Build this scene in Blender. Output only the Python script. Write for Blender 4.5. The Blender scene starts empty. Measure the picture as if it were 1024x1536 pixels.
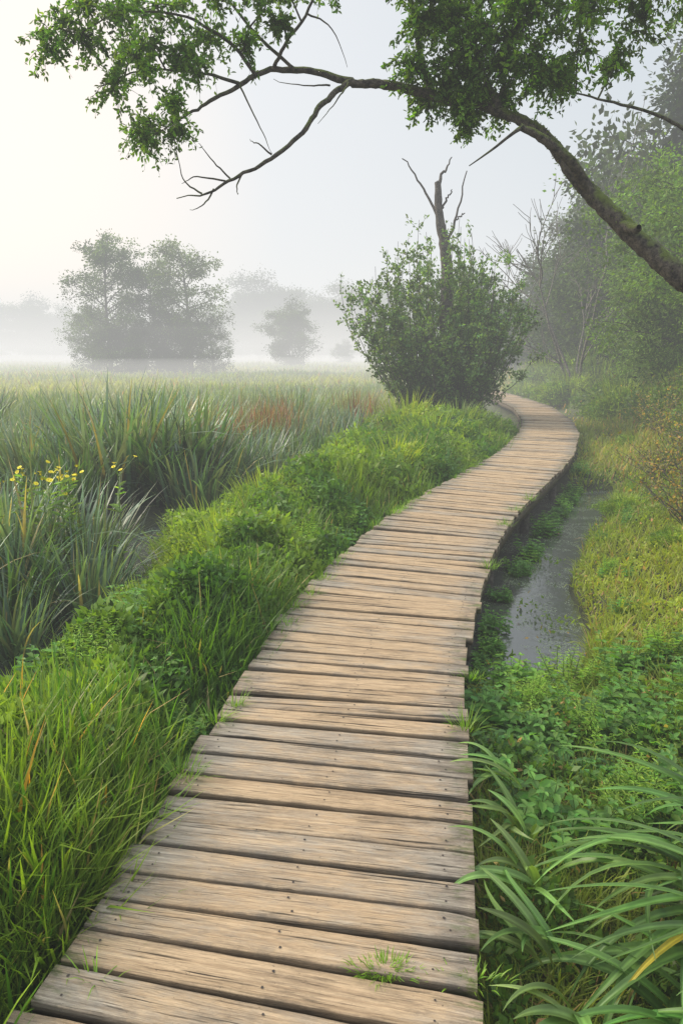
import bpy, numpy as np, math
rng = np.random.default_rng(11)
scene = bpy.context.scene
COL = scene.collection

# ------------------------------------------------------------------ helpers
def link(o, parent=None):
    COL.objects.link(o)
    if parent is not None: o.parent = parent
    return o
def reg(o, label, category, kind=None, group=None):
    o["label"] = label; o["category"] = category
    if kind: o["kind"] = kind
    if group: o["group"] = group
    return o
def empty(name, loc):
    o = bpy.data.objects.new(name, None); o.location = loc; o.empty_display_size = .2
    return link(o)
def mesh(name, V, Q, mat, col=None, smooth=False, vec=None):
    V = np.asarray(V, np.float32); Q = np.asarray(Q, np.int32); n = Q.shape[1]
    me = bpy.data.meshes.new(name)
    me.vertices.add(len(V)); me.vertices.foreach_set('co', V.ravel())
    me.loops.add(Q.size); me.loops.foreach_set('vertex_index', Q.ravel())
    me.polygons.add(len(Q)); me.polygons.foreach_set('loop_start', np.arange(0, Q.size, n, dtype=np.int32))
    if smooth: me.polygons.foreach_set('use_smooth', np.ones(len(Q), bool))
    me.update(calc_edges=True)
    if col is not None:
        c = np.ones((len(V), 4), np.float32); c[:, :3] = col
        a = me.color_attributes.new('Col', 'FLOAT_COLOR', 'POINT'); a.data.foreach_set('color', c.ravel())
    if vec is not None:
        a = me.attributes.new('wood', 'FLOAT_VECTOR', 'POINT'); a.data.foreach_set('vector', np.asarray(vec, np.float32).ravel())
    me.materials.append(mat)
    return me
def obj(name, me, parent=None, loc=(0, 0, 0)):
    o = bpy.data.objects.new(name, me); o.location = loc
    return link(o, parent)
class B:
    def __init__(s): s.V = []; s.Q = []; s.C = []; s.n = 0
    def add(s, V, Q, C=None):
        V = np.asarray(V); s.V.append(V); s.Q.append(np.asarray(Q) + s.n); s.n += len(V)
        if C is None: C = (.1, .1, .1)
        s.C.append(np.broadcast_to(np.asarray(C, float), (len(V), 3)))
    def mesh(s, name, mat, smooth=False):
        return mesh(name, np.concatenate(s.V), np.concatenate(s.Q), mat, np.concatenate(s.C), smooth)
_nz = {}
def noise2(x, y, f=1., seed=0):
    if seed not in _nz:
        r = np.random.default_rng(100 + seed); a = r.uniform(0, 6.28, 7)
        _nz[seed] = (np.cos(a), np.sin(a), r.uniform(0, 6.28, 7), r.uniform(.6, 1.9, 7))
    ca, sa, ph, fr = _nz[seed]; z = 0
    for i in range(7): z = z + np.sin((x * ca[i] + y * sa[i]) * f * fr[i] + ph[i])
    return z / 3.2
def sstep(a, b, x):
    t = np.clip((x - a) / (b - a), 0, 1); return t * t * (3 - 2 * t)
def norm(v): return v / np.maximum(np.linalg.norm(v, axis=-1, keepdims=True), 1e-9)

def blades(P, H, W, az, lean, droop, col, seg=4, basew=.55, dark=.75):
    N = len(P); t = np.linspace(0, 1, seg + 1)
    tm = (t[1:] + t[:-1]) / 2
    th = lean[:, None] + droop[:, None] * tm[None] ** 1.3
    st = (H / seg)[:, None]
    r = np.concatenate([np.zeros((N, 1)), np.cumsum(np.sin(th) * st, 1)], 1)
    z = np.concatenate([np.zeros((N, 1)), np.cumsum(np.cos(th) * st, 1)], 1)
    ca, sa = np.cos(az)[:, None], np.sin(az)[:, None]
    C = np.stack([P[:, 0:1] + r * ca, P[:, 1:2] + r * sa, P[:, 2:3] + z], -1)
    tw = rng.uniform(-.9, .9, (N, 1)) * (0.4 + t[None])
    sx = -sa * np.cos(tw) + ca * np.sin(tw) * .5; sy = ca * np.cos(tw) + sa * np.sin(tw) * .5; sz = np.sin(tw) * .35
    S = np.stack([sx, sy, sz + 0 * sx], -1)
    w = (W[:, None] * np.minimum(1, basew + 2 * t[None]) * (1 - t[None] ** 2.5) * .5 + .0004)[..., None]
    V = np.stack([C - S * w, C + S * w], 2).reshape(N * (seg + 1) * 2, 3)
    base = (np.arange(N) * (seg + 1) * 2)[:, None] + (np.arange(seg) * 2)[None]
    Q = np.stack([base, base + 1, base + 3, base + 2], -1).reshape(-1, 4)
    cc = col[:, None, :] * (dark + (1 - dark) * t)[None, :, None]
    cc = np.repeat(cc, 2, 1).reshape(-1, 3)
    return V, Q, cc
def strap(P, H, W, az, lean, droop, col, seg=12):
    N = len(P); t = np.linspace(0, 1, seg + 1); tm = (t[1:] + t[:-1]) / 2
    th = lean[:, None] + droop[:, None] * tm[None] ** 1.2
    st = (H / seg)[:, None]
    r = np.concatenate([np.zeros((N, 1)), np.cumsum(np.sin(th) * st, 1)], 1)
    z = np.concatenate([np.zeros((N, 1)), np.cumsum(np.cos(th) * st, 1)], 1)
    azs = az[:, None] + rng.normal(0, .25, (N, 1)) * t[None] ** 2
    ca, sa = np.cos(azs), np.sin(azs)
    C = np.stack([P[:, 0:1] + r * ca, P[:, 1:2] + r * sa, P[:, 2:3] + z], -1)
    T = np.gradient(C, axis=1); T = norm(T)
    tw = rng.uniform(-.5, .5, (N, 1)) * t[None]
    S0 = np.stack([-sa, ca, 0 * ca], -1); Nn = norm(np.cross(T, S0))
    S = S0 * np.cos(tw)[..., None] + Nn * np.sin(tw)[..., None]
    Nn = norm(np.cross(T, S)); Nn = Nn * np.where(Nn[..., 2:3] < 0, -1, 1)
    w = (W[:, None] * np.minimum(1, .5 + 1.6 * t[None]) * (1 - t[None] ** 3.2) * .5 + .0006)[..., None]
    V = np.stack([C - S * w + Nn * w * .35, C - S * w * .45 + Nn * w * .1, C - Nn * w * .05, C + S * w * .45 + Nn * w * .1, C + S * w + Nn * w * .35], 2)
    k = 5; V = V.reshape(-1, 3)
    b = (np.arange(N) * (seg + 1) * k)[:, None] + (np.arange(seg) * k)[None]
    Q = np.concatenate([np.stack([b + j, b + j + 1, b + j + 1 + k, b + j + k], -1).reshape(-1, 4) for j in range(k - 1)])
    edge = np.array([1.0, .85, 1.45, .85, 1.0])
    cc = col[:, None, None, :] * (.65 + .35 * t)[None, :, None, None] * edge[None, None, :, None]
    return V, Q, np.broadcast_to(cc, (N, seg + 1, k, 3)).reshape(-1, 3)
def leaves(P, D, L, W, col, hexa=False, flat=.0):
    N = len(P); D = norm(D); R = norm(rng.normal(size=(N, 3)) * (1 - flat) + np.array([0, 0, 1.]) * flat)
    S = norm(np.cross(D, R)); U = np.cross(S, D); L = L[:, None]; W = W[:, None]
    if hexa:
        pts = [P, P + D * L * .3 + S * W * .45 + U * W * .18, P + D * L * .68 + S * W * .38 + U * W * .14, P + D * L - U * L * .12,
               P + D * L * .68 - S * W * .38 + U * W * .14, P + D * L * .3 - S * W * .45 + U * W * .18]
        V = np.stack(pts, 1).reshape(-1, 3); b = (np.arange(N) * 6)[:, None]
        Q = np.stack([b + [0, 1, 2, 3], b + [0, 3, 4, 5]], 1).reshape(-1, 4)
        return V, Q, np.repeat(col, 6, 0)
    pts = [P, P + D * L * .45 + S * W * .5 + U * W * .12, P + D * L, P + D * L * .45 - S * W * .5 + U * W * .12]
    V = np.stack(pts, 1).reshape(-1, 3); b = (np.arange(N) * 4)[:, None]
    return V, b + np.arange(4)[None], np.repeat(col, 4, 0)
def tube(b, P, R, sides=7, col=(.1, .1, .1), bump=0.):
    P = np.asarray(P, float); R = np.asarray(R, float); k = len(P)
    T = norm(np.gradient(P, axis=0)); m = np.abs(norm(T.mean(0))); ref = np.eye(3)[np.argmin(m)]
    A = norm(np.cross(T, ref)); Bn = np.cross(T, A); a = np.arange(sides) / sides * 2 * np.pi
    rr = R[:, None] * (1 + bump * rng.normal(size=(k, sides)))
    V = P[:, None] + (A[:, None] * np.cos(a)[None, :, None] + Bn[:, None] * np.sin(a)[None, :, None]) * rr[..., None]
    i = np.arange(k - 1)[:, None] * sides; j = np.arange(sides)[None]; j2 = (j + 1) % sides
    Q = np.stack([i + j, i + j2, i + sides + j2, i + sides + j], -1).reshape(-1, 4)
    b.add(V.reshape(-1, 3), Q, col)
def resample(P, n, R=None):
    P = np.asarray(P, float); k = len(P)
    tt = np.linspace(0, k - 1, n); out = []
    Pe = np.vstack([2 * P[0] - P[1], P, 2 * P[-1] - P[-2]])
    for t in tt:
        i = min(int(t), k - 2); f = t - i; p0, p1, p2, p3 = Pe[i:i + 4]
        out.append(.5 * ((2 * p1) + (-p0 + p2) * f + (2 * p0 - 5 * p1 + 4 * p2 - p3) * f * f + (-p0 + 3 * p1 - 3 * p2 + p3) * f ** 3))
    out = np.array(out)
    if R is not None: return out, np.interp(tt, np.arange(k), R)
    return out
def vary(base, n, amt=.2, alt=None, palt=0.):
    c = np.array(base)[None] * (1 + rng.normal(0, amt, (n, 1))) * (1 + rng.normal(0, amt * .3, (n, 3)))
    if alt is not None:
        m = rng.random(n) < palt; c[m] = np.array(alt)[None] * (1 + rng.normal(0, amt, (m.sum(), 1)))
    return np.clip(c, .004, .9)

# ------------------------------------------------------------------ materials
def nodes(name):
    m = bpy.data.materials.new(name); m.use_nodes = True; nt = m.node_tree; nt.nodes.clear()
    return m, nt, nt.nodes, nt.links
def foliage(name, trans=.35, rough=.45, spec=.4, gain=1.0, nscale=6.):
    m, nt, N, L = nodes(name)
    out = N.new('ShaderNodeOutputMaterial'); at = N.new('ShaderNodeAttribute'); at.attribute_name = 'Col'
    ge = N.new('ShaderNodeNewGeometry'); no = N.new('ShaderNodeTexNoise'); no.inputs['Scale'].default_value = nscale; no.inputs['Detail'].default_value = 3
    L.new(ge.outputs['Position'], no.inputs['Vector'])
    mr = N.new('ShaderNodeMapRange'); mr.inputs['From Min'].default_value = .25; mr.inputs['From Max'].default_value = .75
    mr.inputs['To Min'].default_value = .72 * gain; mr.inputs['To Max'].default_value = 1.28 * gain
    L.new(no.outputs['Fac'], mr.inputs['Value'])
    mx = N.new('ShaderNodeVectorMath'); mx.operation = 'SCALE'; L.new(at.outputs['Color'], mx.inputs[0]); L.new(mr.outputs[0], mx.inputs['Scale'])
    p = N.new('ShaderNodeBsdfPrincipled'); p.inputs['Roughness'].default_value = rough; p.inputs['Specular IOR Level'].default_value = spec
    L.new(mx.outputs[0], p.inputs['Base Color'])
    tr = N.new('ShaderNodeBsdfTranslucent'); hs = N.new('ShaderNodeMixRGB'); hs.blend_type = 'MULTIPLY'; hs.inputs[0].default_value = 1
    hs.inputs[2].default_value = (1.7, 1.75, .55, 1); L.new(mx.outputs[0], hs.inputs[1]); L.new(hs.outputs[0], tr.inputs['Color'])
    ms = N.new('ShaderNodeMixShader'); ms.inputs[0].default_value = trans
    L.new(p.outputs[0], ms.inputs[1]); L.new(tr.outputs[0], ms.inputs[2]); L.new(ms.outputs[0], out.inputs['Surface'])
    return m
M_grass = foliage('grass_blade', .42, gain=1.25); M_reed = foliage('reed_leaf', .3, .4, .5, gain=1.2); M_leaf = foliage('tree_leaf', .45, .5, .3, nscale=2., gain=1.3)
M_far = foliage('distant_leaf', .3, .7, .15, nscale=.5, gain=1.); M_herb = foliage('herb_leaf', .4, .5, .35, nscale=9., gain=1.3); M_strap = foliage('strap_leaf', .35, .42, .35, nscale=12., gain=1.1)
def bark(name, c1, c2, moss=None, scale=14.):
    m, nt, N, L = nodes(name)
    out = N.new('ShaderNodeOutputMaterial'); p = N.new('ShaderNodeBsdfPrincipled'); p.inputs['Roughness'].default_value = .9
    tc = N.new('ShaderNodeTexCoord'); no = N.new('ShaderNodeTexNoise'); no.inputs['Scale'].default_value = scale; no.inputs['Detail'].default_value = 8; no.inputs['Roughness'].default_value = .7
    L.new(tc.outputs['Object'], no.inputs['Vector'])
    cr = N.new('ShaderNodeValToRGB'); cr.color_ramp.elements[0].position = .38; cr.color_ramp.elements[0].color = (*c1, 1); cr.color_ramp.elements[1].position = .66; cr.color_ramp.elements[1].color = (*c2, 1)
    L.new(no.outputs['Fac'], cr.inputs[0]); last = cr.outputs[0]
    if moss:
        ge = N.new('ShaderNodeNewGeometry'); sp = N.new('ShaderNodeSeparateXYZ'); L.new(ge.outputs['Normal'], sp.inputs[0])
        n2 = N.new('ShaderNodeTexNoise'); n2.inputs['Scale'].default_value = 6; n2.inputs['Detail'].default_value = 8; n2.inputs['Roughness'].default_value = .7; L.new(tc.outputs['Object'], n2.inputs['Vector'])
        ad = N.new('ShaderNodeMath'); ad.operation = 'MULTIPLY_ADD'; ad.inputs[1].default_value = .3; L.new(sp.outputs['Z'], ad.inputs[0]); L.new(n2.outputs['Fac'], ad.inputs[2])
        mr = N.new('ShaderNodeMapRange'); mr.inputs['From Min'].default_value = .54; mr.inputs['From Max'].default_value = .72; L.new(ad.outputs[0], mr.inputs['Value'])
        mx = N.new('ShaderNodeMixRGB'); L.new(mr.outputs[0], mx.inputs[0]); L.new(last, mx.inputs[1]); mx.inputs[2].default_value = (*moss, 1); last = mx.outputs[0]
    L.new(last, p.inputs['Base Color'])
    bu = N.new('ShaderNodeBump'); bu.inputs['Strength'].default_value = 1.; bu.inputs['Distance'].default_value = .05; L.new(no.outputs['Fac'], bu.inputs['Height']); L.new(bu.outputs[0], p.inputs['Normal'])
    L.new(p.outputs[0], out.inputs[0]); return m
M_bark = bark('mossy_bark', (.016, .012, .010), (.19, .155, .12), (.12, .155, .022), 24)
M_bark2 = bark('grey_bark', (.035, .03, .025), (.16, .14, .12))
M_dead = bark('dead_wood', (.07, .06, .05), (.24, .22, .19))
def wood_mat(name, dark=1.):
    m, nt, N, L = nodes(name)
    out = N.new('ShaderNodeOutputMaterial'); p = N.new('ShaderNodeBsdfPrincipled')
    av = N.new('ShaderNodeAttribute'); av.attribute_name = 'wood'; ac = N.new('ShaderNodeAttribute'); ac.attribute_name = 'Col'
    sc = N.new('ShaderNodeSeparateColor'); L.new(ac.outputs['Color'], sc.inputs[0])
    def nz(scale, detail, rough=.6, dist=.15):
        mp = N.new('ShaderNodeMapping'); mp.inputs['Scale'].default_value = scale; L.new(av.outputs['Vector'], mp.inputs['Vector'])
        n = N.new('ShaderNodeTexNoise'); n.inputs['Scale'].default_value = 1; n.inputs['Detail'].default_value = detail; n.inputs['Roughness'].default_value = rough; n.inputs['Distortion'].default_value = dist
        L.new(mp.outputs[0], n.inputs['Vector']); return n.outputs['Fac']
    def mr(v, a, b, c, d):
        n = N.new('ShaderNodeMapRange'); n.inputs['From Min'].default_value = a; n.inputs['From Max'].default_value = b; n.inputs['To Min'].default_value = c; n.inputs['To Max'].default_value = d
        L.new(v, n.inputs['Value']); return n.outputs[0]
    def math_(op, a, b):
        n = N.new('ShaderNodeMath'); n.operation = op
        for i, v in enumerate((a, b)):
            if isinstance(v, (int, float)): n.inputs[i].default_value = v
            else: L.new(v, n.inputs[i])
        return n.outputs[0]
    def mix(f, a, b, bt='MIX'):
        n = N.new('ShaderNodeMixRGB'); n.blend_type = bt
        if isinstance(f, (int, float)): n.inputs[0].default_value = f
        else: L.new(f, n.inputs[0])
        for i, v in ((1, a), (2, b)):
            if isinstance(v, tuple): n.inputs[i].default_value = (*v, 1)
            else: L.new(v, n.inputs[i])
        return n.outputs[0]
    grain = nz((2.2, 95, 9), 9, .76); fib = nz((10, 380, 9), 4, .75); blot = nz((6, 18, 5), 8, .75); crack = nz((1.2, 62, 3), 3, .5); crk2 = nz((4, 180, 7), 4, .65); pit = nz((70, 100, 5), 2); stain = nz((2.6, 9, 2), 9, .78)
    g = mr(grain, .3, .7, 0, 1)
    tan = mix(g, (.33, .22, .125), (.66, .485, .305)); grey = mix(g, (.18, .15, .115), (.50, .435, .35))
    f = math_('ADD', mr(blot, .3, .7, -.5, .5), math_('ADD', sc.outputs[0], math_('MULTIPLY', sc.outputs[1], .75)))
    c = mix(mr(f, .3, 1.1, 0, 1), tan, grey)
    c = mix(mr(stain, .50, .64, 0, .45), c, (.12, .092, .066))
    c = mix(mr(fib, .35, .58, .5, 0), c, (.09, .066, .046))
    ck = mr(crack, .645, .685, 0, 1); c = mix(math_('MULTIPLY', ck, .9), c, (.018, .014, .011))
    ck3 = mr(crk2, .60, .68, 0, 1); c = mix(math_('MULTIPLY', ck3, .55), c, (.04, .03, .022))
    pt = mr(pit, .70, .75, 0, .65); c = mix(pt, c, (.05, .038, .028))
    c = mix(mr(math_('ADD', sc.outputs[1], mr(stain, .3, .7, -.5, .5)), .55, 1.15, 0, .62), c, (.10, .082, .064))
    e = math_('ABSOLUTE', math_('SUBTRACT', sc.outputs[2], .5), 0)
    ed = math_('MULTIPLY', mr(math_('ADD', e, mr(blot, .3, .7, -.05, .05)), .44, .5, 0, 1), .45)
    c = mix(ed, c, (.06, .046, .034))
    n2 = nz((9, 26, 4), 5, .7); mo = math_('MULTIPLY', mr(n2, .52, .62, 0, .85), mr(sc.outputs[1], .5, 1., 0, 1)); c = mix(mo, c, (.07, .10, .022))
    c = mix(1., c, (dark, dark, dark), 'MULTIPLY')
    L.new(c, p.inputs['Base Color']); L.new(mr(grain, .3, .7, .9, .65), p.inputs['Roughness']); p.inputs['Specular IOR Level'].default_value = .25
    h = math_('SUBTRACT', math_('ADD', grain, math_('MULTIPLY', fib, .8)), math_('ADD', math_('MULTIPLY', ck, 1.6), math_('MULTIPLY', ck3, .8)))
    bu = N.new('ShaderNodeBump'); bu.inputs['Strength'].default_value = .85; bu.inputs['Distance'].default_value = .005; L.new(h, bu.inputs['Height']); L.new(bu.outputs[0], p.inputs['Normal'])
    L.new(p.outputs[0], out.inputs[0]); return m
M_wood = wood_mat('weathered_plank'); M_beam = wood_mat('dark_beam', .35)  # beams and joists: same plank wood in a darker tone
def simple(name, c, rough=.8):
    m, nt, N, L = nodes(name); out = N.new('ShaderNodeOutputMaterial'); p = N.new('ShaderNodeBsdfPrincipled'); p.inputs['Roughness'].default_value = rough
    n = N.new('ShaderNodeTexNoise'); n.inputs['Scale'].default_value = 30; ge = N.new('ShaderNodeNewGeometry'); L.new(ge.outputs['Position'], n.inputs['Vector'])
    mx = N.new('ShaderNodeMixRGB'); mx.inputs[1].default_value = (*[v * .7 for v in c], 1); mx.inputs[2].default_value = (*[min(1, v * 1.3) for v in c], 1); L.new(n.outputs['Fac'], mx.inputs[0]); L.new(mx.outputs[0], p.inputs['Base Color'])
    L.new(p.outputs[0], out.inputs[0]); return m
M_nail = simple('rusty_nail', (.03, .02, .015), .6); M_petal = simple('yellow_petal', (.9, .68, .015), .6)
M_ground, nt, N, L = nodes('marsh_soil')
out = N.new('ShaderNodeOutputMaterial'); p = N.new('ShaderNodeBsdfPrincipled'); p.inputs['Roughness'].default_value = .95
ge = N.new('ShaderNodeNewGeometry'); n1 = N.new('ShaderNodeTexNoise'); n1.inputs['Scale'].default_value = 3; n1.inputs['Detail'].default_value = 9; n1.inputs['Roughness'].default_value = .7; L.new(ge.outputs['Position'], n1.inputs['Vector'])
at = N.new('ShaderNodeAttribute'); at.attribute_name = 'Col'
mr = N.new('ShaderNodeMapRange'); mr.inputs['From Min'].default_value = .3; mr.inputs['From Max'].default_value = .7; mr.inputs['To Min'].default_value = .4; mr.inputs['To Max'].default_value = 1.5; L.new(n1.outputs['Fac'], mr.inputs['Value'])
vm = N.new('ShaderNodeVectorMath'); vm.operation = 'SCALE'; L.new(at.outputs['Color'], vm.inputs[0]); L.new(mr.outputs[0], vm.inputs['Scale']); L.new(vm.outputs[0], p.inputs['Base Color'])
bu = N.new('ShaderNodeBump'); bu.inputs['Distance'].default_value = .05; L.new(n1.outputs['Fac'], bu.inputs['Height']); L.new(bu.outputs[0], p.inputs['Normal']); L.new(p.outputs[0], out.inputs[0])
M_water, nt, N, L = nodes('ditch_water')
out = N.new('ShaderNodeOutputMaterial'); p = N.new('ShaderNodeBsdfPrincipled')
ge = N.new('ShaderNodeNewGeometry'); n1 = N.new('ShaderNodeTexNoise'); n1.inputs['Scale'].default_value = 14; n1.inputs['Detail'].default_value = 5; L.new(ge.outputs['Position'], n1.inputs['Vector'])
vo = N.new('ShaderNodeTexVoronoi'); vo.inputs['Scale'].default_value = 60; L.new(ge.outputs['Position'], vo.inputs['Vector'])
n3 = N.new('ShaderNodeTexNoise'); n3.inputs['Scale'].default_value = 5.; n3.inputs['Detail'].default_value = 7; L.new(ge.outputs['Position'], n3.inputs['Vector'])
lt = N.new('ShaderNodeMath'); lt.operation = 'LESS_THAN'; lt.inputs[1].default_value = .36; L.new(vo.outputs['Distance'], lt.inputs[0])
m3 = N.new('ShaderNodeMapRange'); m3.inputs['From Min'].default_value = .50; m3.inputs['From Max'].default_value = .56; L.new(n3.outputs['Fac'], m3.inputs['Value'])
mm = N.new('ShaderNodeMath'); mm.operation = 'MULTIPLY'; L.new(lt.outputs[0], mm.inputs[0]); L.new(m3.outputs[0], mm.inputs[1])
cx_ = N.new('ShaderNodeMixRGB'); cx_.inputs[1].default_value = (.06, .065, .055, 1); cx_.inputs[2].default_value = (.13, .17, .07, 1); L.new(mm.outputs[0], cx_.inputs[0]); L.new(cx_.outputs[0], p.inputs['Base Color'])
rm = N.new('ShaderNodeMapRange'); rm.inputs['To Min'].default_value = .06; rm.inputs['To Max'].default_value = .6; L.new(mm.outputs[0], rm.inputs['Value']); L.new(rm.outputs[0], p.inputs['Roughness']); p.inputs['Specular IOR Level'].default_value = 1.; p.inputs['IOR'].default_value = 1.7
bu = N.new('ShaderNodeBump'); bu.inputs['Distance'].default_value = .005; bu.inputs['Strength'].default_value = .45; L.new(n1.outputs['Fac'], bu.inputs['Height']); L.new(bu.outputs[0], p.inputs['Normal']); L.new(p.outputs[0], out.inputs[0])

# ------------------------------------------------------------------ path centre line
PY = np.array([-3, 0, 1.34, 1.61, 2.03, 2.66, 3.3, 3.89, 4.42, 5.02, 6.02, 7.13, 8.70, 11.12, 13.98, 16.85, 21.13, 26, 30.8, 38, 50, 70])
PX = np.array([-1.1, -.52, -.24, -.18, -.12, -.02, .077, .2, .33, .52, .84, 1.288, 2.046, 3.186, 4.24, 5.05, 5.85, 6.2, 6.3, 6.7, 9, 12])
gy = np.arange(-3, 70, .05); gx = np.interp(gy, PY, PX); kk = np.hanning(27); kk /= kk.sum(); gx = np.convolve(np.pad(gx, 13, mode='reflect', reflect_type='odd'), kk, 'valid')
gs = np.gradient(gx, gy)
def lat(x, y): return (x - np.interp(y, gy, gx)) / np.sqrt(1 + np.interp(y, gy, gs) ** 2)
def moundw(y): return np.interp(y, [0, 3.3, 4.7, 7.6, 11.7, 20], [1.1, 1.2, 1.3, 2., 2.6, 3])
def ground(x, y):
    s = lat(x, y); l = np.clip(-s - .58, 0, None); r = np.clip(s - .58, 0, None); w = moundw(y)
    z = -.36 + .035 * noise2(x, y, 1.6, 1) + .05 * noise2(x, y, .35, 2)
    z = z + .28 * np.sin(np.pi * np.clip(l / w, 0, 1)) ** .8 * (1 - sstep(15, 19, y)) - .25 * np.exp(-((l - w - .6) / .5) ** 2) * sstep(3.3, 4.5, y) * (1 - sstep(12, 15, y))
    q = r + .08 * noise2(x, y, 3.2, 3)
    z = z - .34 * (1 - sstep(.52, .84, q)) * (s > 0) * sstep(0.05, .3, s) * sstep(3.6, 4.1, y) * (1 - sstep(10.0, 11.4, y + .4 * noise2(x, y, 2, 4)))
    z = z + sstep(.6, 1.9, r) * .36 + np.clip(r - 2.2, 0, 14) * .085
    return np.where(np.abs(s) < .58, np.minimum(z, -.3), z)
xs = np.concatenate([[-1500, -700, -300, -150, -80], np.arange(-50, -8, 2.), np.arange(-8, 10, .12), np.arange(10, 50, 2.), [80, 150, 300, 700, 1500]])
ys = np.concatenate([[-300, -60, -20, -8], np.arange(-4, 16, .12), np.arange(16, 60, 1.2), [70, 90, 130, 200, 350, 700, 1500]])
X, Y = np.meshgrid(xs, ys); Z = ground(X, Y); nx = len(xs)
V = np.stack([X, Y, Z], -1).reshape(-1, 3)
i = np.arange(len(ys) - 1)[:, None] * nx; j = np.arange(nx - 1)[None]
Q = np.stack([i + j, i + j + 1, i + nx + j + 1, i + nx + j], -1).reshape(-1, 4)
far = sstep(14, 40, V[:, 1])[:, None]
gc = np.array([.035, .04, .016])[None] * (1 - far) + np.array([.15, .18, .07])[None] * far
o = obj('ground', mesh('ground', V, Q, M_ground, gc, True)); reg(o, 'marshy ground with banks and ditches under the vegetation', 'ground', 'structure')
o = obj('water', mesh('water', [[-14, -3, -.5], [9, -3, -.5], [9, 20, -.5], [-14, 20, -.5]], [[0, 1, 2, 3]], M_water)); reg(o, 'still dark ditch water with floating duckweed', 'water', 'structure')

# ------------------------------------------------------------------ boardwalk
arc = np.concatenate([[0], np.cumsum(np.hypot(np.diff(gx), np.diff(gy)))])
bw = empty('boardwalk', (0, 0, 0)); reg(bw, 'winding weathered timber boardwalk of cross planks over marsh', 'boardwalk', 'structure')
VV = []; QQ = []; CC = []; WW = []; n0 = 0; nails = B()
sarc = np.interp(-1.2, gy, arc); end = np.interp(46, gy, arc); L_ = 24
while sarc < end:
    pitch = .128 * (1 + rng.normal(0, .06)); yy = np.interp(sarc, arc, gy); xx = np.interp(yy, gy, gx); sl = np.interp(yy, gy, gs)
    T = np.array([sl, 1.]) / math.hypot(sl, 1); an = rng.normal(0, .009); T = np.array([T[0] * math.cos(an) - T[1] * math.sin(an), T[0] * math.sin(an) + T[1] * math.cos(an)]); R = np.array([T[1], -T[0]])
    w = pitch - rng.uniform(.015, .023); w2 = w / 2
    hl = .560 if yy < 3.8 else .592
    a0 = -hl + rng.normal(0, .011); a1 = hl + rng.normal(0, .009)
    ring = np.array([[-w2, -.04], [-w2, -.003], [-w2 + .0025, 0], [-w / 6, .0006], [w / 6, .0006], [w2 - .0025, 0], [w2, -.003], [w2, -.04]])
    la = np.linspace(a0, a1, L_ + 1)
    e1 = np.cumsum(rng.normal(0, .0004, L_ + 1)); e1 -= e1.mean(); e2 = np.cumsum(rng.normal(0, .0004, L_ + 1)); e2 -= e2.mean()
    if rng.random() < .35: e1[:2] += rng.uniform(.004, .014) * np.array([1, .3])
    if rng.random() < .35: e2[-2:] -= rng.uniform(.004, .014) * np.array([.3, 1])
    zt = rng.normal(0, .003); tl = rng.normal(0, .004); tc_ = rng.normal(0, .014)
    A = np.zeros((L_ + 1, 8, 3))
    for q in range(8):
        off = ring[q, 0] + (e1 if q < 4 else e2) + rng.normal(0, .0003, L_ + 1)
        A[:, q, 0] = xx + R[0] * la + T[0] * off; A[:, q, 1] = yy + R[1] * la + T[1] * off
        A[:, q, 2] = ring[q, 1] + zt + tl * la / hl + tc_ * ring[q, 0] / .07 * .12 + rng.normal(0, .0003, L_ + 1)
    b0 = n0 + np.arange(L_)[:, None] * 8; jq = np.arange(8)[None]; j2 = (jq + 1) % 8
    QQ.append(np.stack([b0 + jq, b0 + 8 + jq, b0 + 8 + j2, b0 + j2], -1).reshape(-1, 4))
    for bb in (n0, n0 + L_ * 8): QQ.append(np.array([[0, 1, 6, 7], [1, 2, 5, 6], [2, 3, 4, 5]]) + bb)
    VV.append(A.reshape(-1, 3)); n0 += (L_ + 1) * 8
    tone = float(np.clip(rng.beta(.8, 1.3), 0, 1)); c = np.zeros((L_ + 1, 8, 3)); c[..., 0] = tone * .95
    c[..., 1] = np.clip((np.abs(la) / hl - .45) / .55, 0, 1)[:, None] ** 1.3; c[..., 2] = ((ring[:, 0] + w2) / w)[None]; CC.append(c.reshape(-1, 3))
    wv = np.zeros((L_ + 1, 8, 3)); off = rng.uniform(0, 60); wv[..., 0] = la[:, None] + off; wv[..., 1] = ring[None, :, 0] + off * .37 - ring[None, :, 1]; wv[..., 2] = off * .11; WW.append(wv.reshape(-1, 3))
    if yy < 9:
        for le in (-hl + .09, hl - .09, 0.02):
            for of in (-w * .22, w * .24):
                q = le + rng.normal(0, .012); of = of + rng.normal(0, .004); c0 = np.array([xx + R[0] * q + T[0] * of, yy + R[1] * q + T[1] * of])
                a = np.arange(8) / 8 * 2 * np.pi; rr = rng.uniform(.003, .0045)
                v = np.stack([c0[0] + np.cos(a) * rr, c0[1] + np.sin(a) * rr, np.full(8, zt + tl * q / hl + .0028)], -1)
                nails.add(v, [[0, 1, 2, 3], [0, 3, 4, 7], [4, 5, 6, 7]])
    sarc += pitch
obj('deck', mesh('deck', np.concatenate(VV), np.concatenate(QQ), M_wood, np.concatenate(CC), False, np.concatenate(WW)), bw)
o = obj('nail_heads', nails.mesh('nails', M_nail), bw); o["kind"] = "stuff"
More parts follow.
